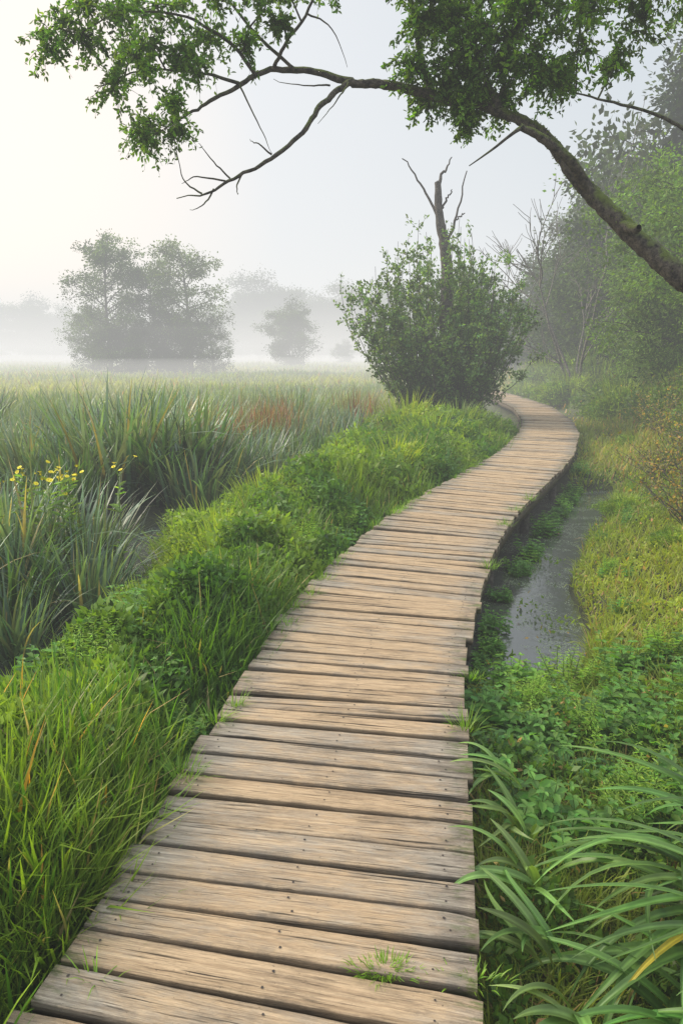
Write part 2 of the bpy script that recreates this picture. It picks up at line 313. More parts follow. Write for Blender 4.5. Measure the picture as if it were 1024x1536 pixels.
def beam(l0, l1, z0, z1, y0, y1):
    yy = np.arange(y0, y1, .3); xx = np.interp(yy, gy, gx); sl = np.interp(yy, gy, gs); h = np.hypot(sl, 1); Rx = 1 / h; Ry = -sl / h
    r = []
    for (l, z) in ((l0, z0), (l0, z1), (l1, z1), (l1, z0)): r.append(np.stack([xx + Rx * l, yy + Ry * l, np.full_like(xx, z) + rng.normal(0, .0012, len(xx))], -1))
    V = np.stack(r, 1).reshape(-1, 3); b = np.arange(len(yy) - 1)[:, None] * 4; j = np.arange(4)[None]; j2 = (j + 1) % 4
    Q = np.stack([b + j, b + 4 + j, b + 4 + j2, b + j2], -1).reshape(-1, 4); Q = np.vstack([Q, [[0, 1, 2, 3]], [[len(V) - 4, len(V) - 1, len(V) - 2, len(V) - 3]]])
    wv = np.stack([np.repeat(yy, 4), V[:, 2] + np.tile([0, 0, .04, .04], len(yy)), np.zeros(len(V))], -1)
    c = np.tile([.7, .3, .5], (len(V), 1)); return mesh('beam', V, Q, M_beam, c, False, wv)
obj('side_beam', beam(.53, .572, -.17, -.047, 3.85, 45), bw); obj('side_beam', beam(-.572, -.53, -.17, -.047, 3.85, 45), bw)
for l in (-.36, 0, .36): obj('joist', beam(l - .04, l + .04, -.2, -.048, -1.2, 45.5), bw)
pm = B()
tube(pm, [[0, 0, -1.1], [0, 0, -.6], [0, 0, -.3], [0, 0, -.05]], [.055, .054, .056, .055], 8, (.7, .8, .5), .03)
pme = pm.mesh('post', M_bark2)
yv = 4.3
while yv < 20:
    sl = np.interp(yv, gy, gs); h = math.hypot(sl, 1)
    for l in (-.47, .47): obj('support_post', pme, bw, (np.interp(yv, gy, gx) + l / h, yv - sl * l / h, 0))
    yv += 1.9

# ------------------------------------------------------------------ ground vegetation (stuff)
def sample(n, y0, y1, f, pw=1.0):
    u = rng.random(n); y = y0 * (y1 / y0) ** u if pw == 1 else (y0 ** (1 - pw) + u * (y1 ** (1 - pw) - y0 ** (1 - pw))) ** (1 / (1 - pw))
    lo, hi = f(y); return lo + rng.random(n) * (hi - lo), y
def cxv(y): return np.interp(y, gy, gx)
def slv(y): return np.sqrt(1 + np.interp(y, gy, gs) ** 2)
G = (.085, .175, .02); YG = (.20, .29, .03); BG = (.125, .185, .115); STRAW = (.34, .27, .12)
lb = B()
x, y = sample(58000, .9, 17, lambda y: (cxv(y) - (.7 + moundw(y)) * slv(y), cxv(y) - .565 * slv(y)), 1.3)
l = -lat(x, y) - .58; z = ground(x, y); pn = noise2(x, y, 2.3, 5); n = len(x); tall = sstep(.0, .8, noise2(x, y, 3.1, 7))
H = (.11 + .15 * rng.random(n) ** 1.5 + .06 * np.clip(pn, -1, 1) + .28 * tall * rng.random(n)) * np.interp(l, [0, .15, .5], [.85, .95, 1.]) * np.interp(y, [1, 5, 10], [1.15, 1.2, 1.6]); H = np.clip(H, .05, 1)
mixf = np.clip(.4 + .6 * noise2(x, y, 1.5, 6), 0, 1)[:, None]
col = vary((1, 1, 1), n, .28) * (np.array(G) * (1 - mixf) + np.array(YG) * mixf); m = rng.random(n) < .05; col[m] = vary(STRAW, m.sum(), .2)
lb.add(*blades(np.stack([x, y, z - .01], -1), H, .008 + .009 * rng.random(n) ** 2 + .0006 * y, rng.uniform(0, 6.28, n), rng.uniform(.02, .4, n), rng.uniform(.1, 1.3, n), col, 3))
o = obj('grass', lb.mesh('bank_grass', M_grass, True)); reg(o, 'lush bright green grass on the bank beside the boardwalk', 'grass', 'stuff')
hb = B()
x, y = sample(165000, 1.8, 15, lambda y: (cxv(y) - (.6 + moundw(y)) * slv(y), cxv(y) - .60 * slv(y)), 1.3)
l = -lat(x, y) - .58; pn = noise2(x, y, 2.3, 5); cl = noise2(x, y, 7., 8); keep = (cl + rng.normal(0, .4, len(x)) > -.3) & (noise2(x, y, 1.1, 9) > -1.0); x, y, l, pn, cl = [q[keep] for q in (x, y, l, pn, cl)]; n = len(x)
hh = (.18 + .10 * pn + .15 * np.clip(cl, 0, 1)) * np.interp(l, [0, .1, .4], [.4, .8, 1.]) * np.interp(y, [1, 5, 10], [.85, 1.25, 1.6]); z = ground(x, y) + np.clip(hh, .03, 1) * (.25 + .75 * rng.random(n) ** .6)
mixf = np.clip(.4 + .5 * noise2(x, y, 1.5, 6) + .5 * noise2(x, y, 4, 12), 0, 1)[:, None]
col = vary((1, 1, 1), n, .28) * (np.array((.08, .165, .03)) * (1 - mixf) + np.array((.22, .31, .045)) * mixf)
D = rng.normal(size=(n, 3)) * .8 + np.array([0, 0, .4]); sz = (.011 + .034 * rng.random(n) ** 2.2) * np.interp(y, [1, 8, 15], [1, 1.5, 2.2])
hb.add(*leaves(np.stack([x, y, z], -1), D, sz * 1.7, sz * .75, col, False, .35))
o = obj('herb_cover', hb.mesh('herbs', M_herb)); reg(o, 'fresh green leafy herbs covering the bank', 'ground cover', 'stuff')
fg = B()
x, y = sample(5600, .8, 2.8, lambda y: (cxv(y) - 2.3, cxv(y) - .62), 1.); n = len(x); z = ground(x, y)
k = np.clip(noise2(x, y, 3, 14) * .4 + .8, .2, 1.1) * np.interp(y, [2.0, 2.8], [1, .6]) * np.interp(-lat(x, y) - .58, [0, .35], [.6, 1.])
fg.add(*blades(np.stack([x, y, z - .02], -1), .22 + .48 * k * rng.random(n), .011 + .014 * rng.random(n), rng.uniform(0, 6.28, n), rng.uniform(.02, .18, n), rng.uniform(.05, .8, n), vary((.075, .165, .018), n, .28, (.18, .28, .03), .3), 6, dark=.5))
n = 26; x = rng.uniform(-1.6, -.8, n); y = rng.uniform(1.3, 2.6, n); fg.add(*blades(np.stack([x, y, ground(x, y)], -1), rng.uniform(.35, .6, n), rng.uniform(.012, .020, n), rng.uniform(0, 6.28, n), rng.uniform(.1, .5, n), rng.uniform(.1, .8, n), vary((.55, .28, .03), n, .2), 6))
o = obj('long_grass', fg.mesh('long_grass', M_grass, True)); reg(o, 'long dark green grass blades with a few yellowed ones', 'grass', 'stuff')
rb = B()
x, y = sample(115000, .9, 18, lambda y: (cxv(y) + .60 * slv(y), cxv(y) + np.interp(y, [1, 3, 8, 18], [2.2, 3., 5.5, 9])), 1.35)
r = lat(x, y) - .58; keep = (ground(x, y) > -.47); x, y, r = x[keep], y[keep], r[keep]; n = len(x); pn = noise2(x, y, 2.1, 15)
H = (.06 + .11 * rng.random(n) ** 2 + .05 * pn) * np.interp(y, [1, 3, 8, 18], [1.6, 1.2, 1.5, 2.6]) * np.interp(r, [0, .3, 2, 4], [.9, 1, 1., 1.8]); H = np.clip(H, .03, 1)
mixf = np.clip(.65 + .45 * noise2(x, y, 1.2, 16), 0, 1)[:, None]; col = vary((1, 1, 1), n, .22) * (np.array((.12, .19, .02)) * (1 - mixf) + np.array((.32, .36, .045)) * mixf); m = rng.random(n) < .07; col[m] = vary((.34, .23, .09), m.sum(), .2)
rb.add(*blades(np.stack([x, y, ground(x, y) - .01], -1), H, .005 + .004 * rng.random(n) + .0007 * y, rng.uniform(0, 6.28, n), rng.uniform(.05, .8, n), rng.uniform(.2, 1.5, n), col, 3))
o = obj('bank_grass', rb.mesh('right_bank', M_grass, True)); reg(o, 'short mossy yellow-green grass on the bank past the ditch', 'grass', 'stuff')
rh = B()
x, y = sample(100000, 1., 14, lambda y: (cxv(y) + .62 * slv(y), cxv(y) + np.interp(y, [1, 3, 8, 18], [2.2, 3., 5, 8])), 1.35)
r = lat(x, y) - .58; cl = noise2(x, y, 8, 17); gz = ground(x, y); wetp = np.where(noise2(x, y, 6, 19) > .45, .3, .015); keep = ((gz > -.48) | (rng.random(len(x)) < wetp)) & (cl + rng.normal(0, .45, len(x)) > -.1); x, y, r, cl = [q[keep] for q in (x, y, r, cl)]; n = len(x)
hh = (.05 + .05 * cl + .04 * noise2(x, y, 2.1, 15)) * np.interp(y, [1, 3, 3.8, 14], [2.3, 2.3, 1.1, 1.6]); z = np.maximum(ground(x, y), -.5) + np.clip(hh, .01, 1) * rng.random(n) ** .6
mixf = np.clip(.65 + .45 * noise2(x, y, 1.2, 16), 0, 1)[:, None] * np.interp(y, [2.5, 4.2], [.45, 1])[:, None] * np.interp(r, [.5, .9], [.25, 1])[:, None]
col = vary((1, 1, 1), n, .25) * (np.array((.08, .16, .025)) * (1 - mixf) + np.array((.32, .37, .045)) * mixf); m = (rng.random(n) < .04); col[m] = vary((.34, .21, .08), m.sum(), .2)
D = rng.normal(size=(n, 3)) * .9 + np.array([0, 0, .4]); sz = (.009 + .014 * rng.random(n) ** 1.5) * np.interp(y, [1, 8, 15], [1.5, 1.6, 2.3])
rh.add(*leaves(np.stack([x, y, z], -1), D, sz * 1.6, sz * .8, col, False, .45))
o = obj('moss_cover', rh.mesh('right_herbs', M_herb)); reg(o, 'creeping mossy ground cover on the damp bank', 'ground cover', 'stuff')
mb = B()
x, y = sample(95000, 9, 130, lambda y: (-y * .75 - 5, cxv(y) - (.7 + moundw(y) * .3) * slv(y)), 1.25)
keep = (lat(x, y) < -.8) & ((y > 15) | (x < -5)); x, y = x[keep], y[keep]; n = len(x); k = noise2(x, y, .5, 21)
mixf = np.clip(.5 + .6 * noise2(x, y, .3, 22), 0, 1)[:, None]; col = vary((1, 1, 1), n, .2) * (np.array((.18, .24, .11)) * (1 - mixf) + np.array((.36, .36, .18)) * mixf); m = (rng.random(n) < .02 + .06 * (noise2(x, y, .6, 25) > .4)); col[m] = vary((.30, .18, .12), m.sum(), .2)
mb.add(*blades(np.stack([x, y, ground(x, y) - .02], -1), np.clip(.35 + .4 * rng.random(n) + .25 * k, .2, 2) * np.interp(y, [9, 14], [.7, 1]) * np.interp(-lat(x, y) - .6, [0, 3], [.3, 1]), .010 + .0022 * y * (.5 + rng.random(n)), rng.uniform(0, 6.28, n), rng.uniform(.02, .45, n), rng.uniform(.2, 1.3, n), col, 3))
o = obj('marsh_grass', mb.mesh('marsh', M_grass, True)); reg(o, 'misty grey-green marsh grass stretching to the far trees', 'grass', 'stuff')
mb = B()
x, y = sample(55000, 9, 90, lambda y: (cxv(y) + .8 * slv(y), cxv(y) + 8 + y * .5), 1.25); n = len(x); r = lat(x, y) - .6
mixf = np.clip(.5 + .5 * noise2(x, y, .5, 24), 0, 1)[:, None]; col = vary((1, 1, 1), n, .2) * (np.array((.16, .23, .035)) * (1 - mixf) + np.array((.34, .32, .09)) * mixf); m = rng.random(n) < .2; col[m] = vary((.38, .24, .10), m.sum(), .2)
mb.add(*blades(np.stack([x, y, ground(x, y) - .02], -1), np.clip(.25 + .45 * rng.random(n) + .25 * noise2(x, y, .6, 23), .12, 2) * np.interp(r, [0, 1.5, 4], [.3, .65, 1.5]), .009 + .0018 * y * (.5 + rng.random(n)), rng.uniform(0, 6.28, n), rng.uniform(.02, .5, n), rng.uniform(.2, 1.3, n), col, 3))
o = obj('meadow_grass', mb.mesh('meadow', M_grass, True)); reg(o, 'rough meadow grass with straw tints along the wood edge', 'grass', 'stuff')
rbd = B()
x, y = sample(20000, 10.5, 22, lambda y: (-y * .75 - 2, cxv(y) - (.6 + moundw(y) + .75) * slv(y)), 1.2)
pt = noise2(x, y, 1.3, 31); keep = pt + rng.normal(0, .2, len(x)) > .05; x, y, pt = x[keep], y[keep], pt[keep]; n = len(x)
mixf = np.clip(.5 + .6 * noise2(x, y, .7, 32), 0, 1)[:, None]; col = vary((1, 1, 1), n, .2) * (np.array((.15, .215, .145)) * (1 - mixf) + np.array((.25, .31, .16)) * mixf); m = rng.random(n) < .06; col[m] = vary(STRAW, m.sum(), .2)
rbd.add(*blades(np.stack([x, y, ground(x, y) - .02], -1), np.clip(.55 + .4 * rng.random(n) + .35 * pt, .3, 2), .020 + .018 * rng.random(n), rng.normal(0, 1.3, n), rng.uniform(.02, .3, n), rng.uniform(.1, 1.0, n), col, 5, dark=.6))
o = obj('reed_bed', rbd.mesh('reedbed', M_reed, True)); reg(o, 'bed of blue-green reeds standing in the marsh', 'reeds', 'stuff')
db = B()
n = 760; c = rng.integers(0, 4, n); cxs = np.array([-1.5, -1.2, -2.4, .4])[c]; cys = np.array([12.8, 13.4, 12.0, 16.])[c]; x = cxs + rng.normal(0, .28, n); y = cys + rng.normal(0, .3, n)
db.add(*blades(np.stack([x, y, ground(x, y)], -1), .95 + .4 * rng.random(n), .016 + .01 * rng.random(n), rng.uniform(0, 6.28, n), rng.uniform(.0, .3, n), rng.uniform(0, .7, n), vary((.25, .12, .075), n, .25, (.17, .19, .08), .35), 4))
o = obj('dock_stems', db.mesh('docks', M_reed, True)); reg(o, 'rusty red seeding dock stems among the reeds', 'plants', 'stuff')

# ------------------------------------------------------------------ reed clumps
def clump_mesh(name, n, h, rad, wid, base, droop=1.3, seg=7):
    b = B(); a = rng.uniform(0, 6.28, n); r = rad * np.sqrt(rng.random(n)); P = np.stack([np.cos(a) * r, np.sin(a) * r, np.zeros(n) - .05], -1)
    az = a + rng.normal(0, .7, n)
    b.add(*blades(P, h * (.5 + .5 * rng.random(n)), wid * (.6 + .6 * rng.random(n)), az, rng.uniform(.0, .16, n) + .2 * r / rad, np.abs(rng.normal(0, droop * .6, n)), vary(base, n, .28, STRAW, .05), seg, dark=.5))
    return b.mesh(name, M_reed, True)
rc = [clump_mesh('reed_a', 230, 1.35, .32, .042, BG, 1.3), clump_mesh('reed_b', 210, 1.25, .28, .044, (.09, .165, .06), 1.5), clump_mesh('reed_c', 240, 1.45, .36, .038, (.15, .21, .135), 1.1)]
pos = [(-2.1, 5.3, .8), (-2.6, 5.0, .82), (-2.9, 5.7, .85), (-2.45, 6.2, .8), (-3.3, 5.2, .85), (-3.0, 4.5, .7), (-2.35, 4.5, .62), (-3.5, 6.4, .85), (-3.8, 5.8, .8),
       (-1.9, 8.9, 1.1), (-2.5, 9.3, 1.35), (-3.1, 9.2, 1.35), (-2.2, 9.9, 1.25), (-3.6, 9.8, 1.2), (-2.8, 10.3, 1.2), (-1.6, 9.9, 1.0), (-3.4, 8.4, .95), (-4.2, 9.2, .95), (-1.3, 11.0, .9), (-.7, 11.8, .95), (-.2, 12.8, .9), (-1.8, 12.4, .65),
       (-5.2, 8.2, .75), (-4.6, 7.2, .7), (.3, 14.0, .95), (-5.6, 11, .9), (-.9, 10.2, .7), (-5.8, 9.4, .7), (.9, 15.2, .8), (-6.5, 12, .75), (-3.8, 12, 1.0), (-.2, 11.6, .75), (-3.2, 14.5, 1.1), (-5.5, 14, 1.05), (-7.5, 13.5, 1.1), (-1.0, 16, 1.05), (-8.5, 16.5, 1.15), (-4.5, 17.5, 1.1)]
for k, (x, y, s_) in enumerate(pos):
    o = obj('reed_clump', rc[k % 3], None, (x, y, float(ground(np.array(x), np.array(y))))); o.scale = (s_ * 1.1, s_ * 1.1, s_); o.rotation_euler = (0, 0, rng.uniform(0, 6.28))
    reg(o, 'clump of tall blue-green sword-leaved reeds in the marsh', 'reeds', None, 'clumps of tall reeds in the marsh')

# ------------------------------------------------------------------ leafy hummocks
def hummock(name, n, base, base2, leaf=.058):
    b = B(); d = norm(rng.normal(size=(n, 3))); d[:, 2] = np.abs(d[:, 2]) * 1.05 - .05; lump = 1 + .2 * noise2(d[:, 0] * 3, d[:, 1] * 3 + d[:, 2] * 2, 1.4, 41) + .13 * noise2(d[:, 0] * 9, d[:, 1] * 9, 1.2, 42)
    rr = (1 - .5 * rng.random(n) ** 1.4) * lump; P = d * rr[:, None] * np.array([1, 1, .8]); m = np.clip(.45 + .6 * noise2(P[:, 0] * 4, P[:, 1] * 4, 1, 43) + rng.normal(0, .2, n), 0, 1)[:, None]
    col = vary((1, 1, 1), n, .28) * (np.array(base) * (1 - m) + np.array(base2) * m); sz = leaf * (.4 + .9 * rng.random(n))
    b.add(*leaves(P, d * .6 + rng.normal(size=(n, 3)) * .8, sz * 1.6, sz * .75, col, False, .3))
    k = n // 45; d = norm(rng.normal(size=(k, 3))); d[:, 2] = np.abs(d[:, 2]); P = d * .7 * np.array([1, 1, .7])
    b.add(*blades(P, .4 + .5 * rng.random(k), .022 + .016 * rng.random(k), np.arctan2(d[:, 1], d[:, 0]), np.arccos(d[:, 2]) * .35, rng.uniform(0, .9, k), vary(base2, k, .2) * .85, 3))
    return b.mesh(name, M_herb)
hm = [hummock('hum_a', 10500, (.11, .20, .02), (.27, .34, .04)), hummock('hum_b', 10500, (.085, .17, .02), (.22, .30, .04)), hummock('hum_c', 10000, (.075, .145, .03), (.17, .245, .05))]
def bush(x, y, r_, h_, k, lab, grp):
    o = obj('leafy_bush', hm[k], None, (x, y, float(ground(np.array(x), np.array(y))) - .03)); o.scale = (r_ * rng.uniform(.85, 1.25), r_ * rng.uniform(.85, 1.25), h_); o.rotation_euler = (0, 0, rng.uniform(0, 6.28)); reg(o, lab, 'bush', None, grp)
for q in [(-1.0, 5.5, .5, .40, 0), (-1.25, 6.6, .5, .42, 1), (-.85, 7.7, .5, .50, 0), (.25, 8.6, .42, .36, 1), (.75, 9.6, .6, .52, 0), (.3, 11.0, .65, .5, 2), (1.7, 12.6, .7, .62, 1), (1.4, 14.4, .9, .95, 0), (2.5, 14.4, .8, .65, 2), (-1.35, 4.4, .4, .28, 1), (1.2, 16, .9, .8, 2), (3.1, 13.2, .5, .36, 1), (-.2, 7.6, .35, .26, 2)]:
    bush(*q, 'low rounded bright green bush on the bank', 'low green bushes along the boardwalk')
for q in [(3.05, 5.9, .25, .18, 1), (3.5, 8.2, .3, .22, 1), (5.2, 9.6, .5, .5, 2), (6.4, 11.6, .8, .9, 2), (7.4, 14, 1.1, 1.2, 2), (8.6, 16.5, 1.2, 1.4, 2), (7.6, 18.6, 1.0, 1.0, 1), (9., 21, 1.4, 1.5, 2), (8.2, 25, 1.2, 1.0, 1), (10, 27, 1.6, 1.7, 2), (5.9, 13.6, .4, .3, 1), (9.5, 32, 1.6, 1.4, 1), (12, 36, 2, 1.8, 2), (7.9, 30, .9, .7, 1)]:
    bush(*q, 'rounded olive green bush on the grassy bank', 'bushes on the bank below the wood')

# ------------------------------------------------------------------ herbs
def herb(name, nst, h, leaf, base, wd_=.55, spread=.45):
    b = B()
    for s_ in range(nst):
        a = rng.uniform(0, 6.28); le = rng.uniform(.05, spread); hh = h * rng.uniform(.6, 1); p0 = np.array([rng.normal(0, .05), rng.normal(0, .05), -.04]); t = np.linspace(0, 1, 6)
        P = p0 + np.stack([np.cos(a) * le * hh * t ** 1.3, np.sin(a) * le * hh * t ** 1.3, hh * t], -1); tube(b, P, .0035 * (1.1 - .7 * t), 4, (.09, .14, .03))
        nn = int(hh / .045 * (.55 / wd_) ** .8); tt = np.repeat(np.linspace(.15, 1, nn), 4); k = len(tt); c = np.stack([np.interp(tt, t, P[:, i]) for i in range(3)], -1)
        aa = rng.uniform(0, 6.28) + np.tile([0, 1.57, 3.14, 4.71], nn) + np.repeat(np.arange(nn) * .8, 4); D = np.stack([np.cos(aa), np.sin(aa), np.full(k, .15)], -1) + rng.normal(0, .15, (k, 3))
        L_f = leaf * np.interp(tt, [0, .5, 1], [.9, 1.15, .45]) * rng.uniform(.7, 1.2, k)
        b.add(*leaves(c, D, L_f, L_f * wd_, vary(base, k, .22), True, .85))
    return b.mesh(name, M_herb)
he = [herb('herb_a', 9, .34, .075, (.09, .19, .035)), herb('herb_b', 8, .28, .065, (.13, .25, .035)), herb('herb_c', 7, .24, .085, (.075, .16, .035)), herb('herb_d', 16, .36, .055, (.17, .27, .04), .2, .6), herb('herb_e', 14, .30, .05, (.13, .235, .04), .22, .7)]
hp = []
for k in range(58): y = rng.uniform(2.2, 3.9); hp.append((float(cxv(y)) + rng.uniform(.66, 2.1), y, rng.uniform(.65, 1.15), rng.integers(0, 4)))
for k in range(14): y = rng.uniform(3.9, 6.6); hp.append((float(cxv(y)) + rng.uniform(.62, .72) * float(slv(y)), y, rng.uniform(.4, .7), rng.integers(0, 3)))
for k in range(26): y = rng.uniform(6.6, 11.5); hp.append((float(cxv(y)) + rng.uniform(.62, .78) * float(slv(y)), y, rng.uniform(.45, .8), rng.integers(0, 3)))
for k in range(30): y = rng.uniform(3.9, 10.5); hp.append((float(cxv(y)) + rng.uniform(1.42, 1.7) * float(slv(y)), y, rng.uniform(.3, .55), rng.integers(0, 5)))
for k in range(85): y = rng.uniform(2.0, 7.5); hp.append((float(cxv(y)) - rng.uniform(.72, .8 + float(moundw(y)) * .8) * float(slv(y)), y, rng.uniform(.7, 1.1), rng.choice([0, 1, 2, 3, 4, 1])))
for k, (x, y, s_, q) in enumerate(hp):
    o = obj('leafy_herb', he[int(q)], None, (x, y, max(-.5, float(ground(np.array(x), np.array(y)))))); o.scale = (s_,) * 3; o.rotation_euler = (rng.normal(0, .1), rng.normal(0, .1), rng.uniform(0, 6.28))
    reg(o, 'feathery bright green herb growing beside the boardwalk' if q > 2 else 'broad-leaved green herb growing beside the boardwalk', 'herb', None, 'leafy herbs beside the boardwalk')

# ------------------------------------------------------------------ strap leaved plants
def strap_plant(loc, n, L0, L1, W0, W1, azc, azs, label, lean=(.05, .35), droop=(1.7, 2.9), r=.09, yel=.0, z=None, base=(.095, .18, .04)):
    az = rng.normal(azc, azs, n); P = np.stack([rng.normal(0, r, n), rng.normal(0, r, n), np.full(n, -.05)], -1)
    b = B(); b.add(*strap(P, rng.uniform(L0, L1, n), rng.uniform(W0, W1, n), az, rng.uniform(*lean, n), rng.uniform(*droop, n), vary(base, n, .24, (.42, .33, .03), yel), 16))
    o = obj('strap_leaf_plant', b.mesh('strap', M_strap, True), None, (loc[0], loc[1], float(ground(np.array(loc[0]), np.array(loc[1]))) if z is None else z))
    return reg(o, label, 'plant', None, 'strap-leaved plants beside the boardwalk')
strap_plant((1.34, 1.80), 44, .75, 1.05, .028, .042, 3.6, .6, 'large plant with long arching glossy strap leaves', yel=.03)
strap_plant((1.14, 1.45), 26, .55, .8, .026, .038, 3.7, .6, 'arching strap-leaved plant close to the planks', yel=.02)
strap_plant((1.6, 2.0), 30, .7, .98, .028, .042, 3.5, .9, 'dense tussock of long arching green leaves', yel=.03)
strap_plant((1.36, 1.36), 28, .55, .85, .028, .042, 3.4, .9, 'dense tussock of long arching green leaves')
for (x, y, n_) in ((.60, 1.62, 8), (.62, 1.88, 7), (.66, 2.16, 7), (.70, 2.45, 6), (.60, 1.42, 6)):
    strap_plant((x, y), n_, .22, .36, .026, .038, 3.2, .7, 'small strap-leaved plant leaning over the plank ends', lean=(.25, .75), droop=(.8, 1.7), r=.025, z=-.06, base=(.15, .24, .065))
def tuft(x, y, n, h, r, label):
    b = B(); a = rng.uniform(0, 6.28, n); q = r * rng.random(n); P = np.stack([np.cos(a) * q * 1.6, np.sin(a) * q * .5, np.full(n, -.02)], -1)
    b.add(*blades(P, h * (.5 + .5 * rng.random(n)), np.full(n, .0034), a, rng.uniform(.1, .9, n), rng.uniform(.2, 1.3, n), vary((.15, .27, .02), n, .2), 3))
    o = obj('grass_tuft', b.mesh('tuft', M_grass, True), None, (x, y, 0)); return reg(o, label, 'grass tuft', None, 'grass tufts growing through the planks')
tuft(.115, 1.50, 260, .06, .05, 'bright green grass tuft growing through a plank gap')
tuft(.34, 1.48, 60, .045, .07, 'thin green grass growing between two planks')
tuft(-.50, 2.9, 40, .12, .03, 'thin green grass growing between two planks'); tuft(-.33, 3.85, 60, .10, .05, 'grass tuft at the plank ends'); tuft(-.62, 2.42, 50, .05, .05, 'grass tuft at the plank ends')
tuft(-.64, 1.47, 16, .10, .03, 'thin green grass growing between two planks'); tuft(.66, 3.2, 60, .06, .05, 'grass tuft at the plank ends')
for k in range(26):
    y = rng.uniform(1.8, 10); sd_ = rng.choice([-1, -1, 1]); x = float(cxv(y)) + sd_ * rng.uniform(.53, .59) * float(slv(y)); tuft(x, y, 50, rng.uniform(.06, .16), .045, 'grass tuft at the plank ends')

fs = B(); e = empty('yellow_flower_plant', (-2.5, 5.75, float(ground(np.array(-2.5), np.array(5.75))))); reg(e, 'tall wild plant with small yellow flowers among reeds', 'flower')
fh = B(); m = 10; a = np.arange(m) / m * 6.28
fh.add(*leaves(np.zeros((m, 3)), np.stack([np.cos(a), np.sin(a), .3 + 0 * a], -1), np.full(m, .024), np.full(m, .015), np.tile([.7, .55, .02], (m, 1)), False, .9)); tube(fh, [[0, 0, -.009], [0, 0, .003], [0, 0, .007]], [.003, .008, .004], 7)
fhm = fh.mesh('fpet', M_petal)
for k in range(12):
    x = rng.normal(0, .2); y = rng.normal(0, .2); h = rng.uniform(1.0, 1.25); t = np.linspace(0, 1, 5); P = np.stack([x + .08 * rng.normal() * t, y + 0 * t, h * t], -1)
    tube(fs, P, .006 * (1.1 - .5 * t), 4, (.12, .18, .05)); nn = 26; tt = rng.uniform(.2, .95, nn); a = rng.uniform(0, 6.28, nn)
    fs.add(*leaves(np.stack([np.interp(tt, t, P[:, i]) for i in range(3)], -1), np.stack([np.cos(a), np.sin(a), .5 + 0 * a], -1), rng.uniform(.07, .14, nn), np.full(nn, .028), vary((.13, .21, .05), nn, .2), True, .6))
    for f in range(4):
        c = P[-1] + np.array([rng.normal(0, .05), rng.normal(0, .05), rng.normal(0, .04)]); tube(fs, [P[-1] - [0, 0, .06], c], [.003, .002], 3, (.12, .18, .05))
        o = obj('flower_head', fhm, e, tuple(c)); o.rotation_euler = (rng.normal(0.5, .4), rng.normal(0, .4), rng.uniform(0, 6))
obj('stem', fs.mesh('fstem', M_herb), e)

# ------------------------------------------------------------------ trees
def gen_tree(height, rad, base_f, nlimb, nleaf, leaf, colr, clump_r, prof=.5, tr=.018, spiky=False, spray=6, zs=.7):
    wd = B(); lf = B(); t = np.linspace(0, 1, 9); wob = np.cumsum(rng.normal(0, .012 * height, (9, 2)), 0) * t[:, None]
    TP = np.stack([wob[:, 0], wob[:, 1], -.4 + t * (height * .93 + .4)], -1); tube(wd, TP, height * tr * (1.05 - t) + .012, 8, bump=.06)
    cents = []
    for k in range(nlimb):
        f = base_f + (1 - base_f) * (k + rng.random()) / nlimb; g = (f - base_f) / (1 - base_f); z = height * f
        R = rad * (np.sin(np.pi * min(1, (g * (1 - prof) + prof * .6))) ** .7 if not spiky else (1 - g) * 1.0 + .08) * rng.uniform(.45, 1.2)
        a = k * 2.4 + rng.normal(0, .3); p0 = np.array([np.interp(z, TP[:, 2], TP[:, 0]), np.interp(z, TP[:, 2], TP[:, 1]), z * .9])
        rise = rng.uniform(.15, .8) * R if not spiky else rng.uniform(-.2, .1) * R
        p1 = p0 + np.array([np.cos(a) * R, np.sin(a) * R, rise]); mid = (p0 + p1) / 2 + rng.normal(0, .06 * R + .02, 3) + [0, 0, .1 * R]
        P = resample([p0, mid, p1], 7); tube(wd, P, height * tr * .35 * (1.1 - f * .6) * np.linspace(1, .15, 7) + .006, 5)
        for q in np.linspace(.35, 1, max(2, int(R / clump_r * 1.3))): cents.append(P[int(q * 6)] + rng.normal(0, clump_r * .5, 3))
        for m in range(3):
            a2 = a + rng.choice([-1, 1]) * rng.uniform(.4, 1.1); s0 = P[rng.integers(2, 6)]; s1 = s0 + np.array([np.cos(a2), np.sin(a2), rng.uniform(-.1, .9)]) * R * rng.uniform(.3, .55)
            tube(wd, resample([s0, (s0 + s1) / 2 + rng.normal(0, .04 * R, 3), s1], 5), np.linspace(.5, .1, 5) * height * tr * .25 + .004, 4); cents.append(s1); cents.append((s0 + s1) / 2 + rng.normal(0, clump_r * .3, 3))
    cents.append(TP[-1]); cents = np.array(cents); m = len(cents); w = rng.uniform(.4, 1.6, m); w /= w.sum(); ci = rng.choice(m, nleaf, p=w)
    cr = clump_r * rng.uniform(.6, 1.4, m); d = norm(rng.normal(size=(nleaf, 3))) * (rng.random(nleaf) ** .55)[:, None] * cr[ci][:, None] * np.array([1, 1, zs]); P = cents[ci] + d; P[:, 2] = np.maximum(P[:, 2], .1)
    tone = rng.uniform(.5, 1.5, m)[ci]; col = vary(colr, nleaf, .2) * tone[:, None]; sz = leaf * rng.uniform(.6, 1.4, nleaf)
    lf.add(*leaves(P, d + rng.normal(size=(nleaf, 3)) * clump_r * .6 + [0, 0, -.1], sz * 1.5, sz * .9, col, False, .2))
    k = nleaf // spray; ci = rng.integers(0, m, k); d = norm(rng.normal(size=(k, 3))) * rng.uniform(.9, 1.4, k)[:, None] * cr[ci][:, None]; lf.add(*leaves(cents[ci] + d * [1, 1, .8], d, np.full(k, leaf * 1.2), np.full(k, leaf * .6), vary(colr, k, .2)))
    return wd.mesh('trunk', M_bark2, True), lf.mesh('crown', M_far)
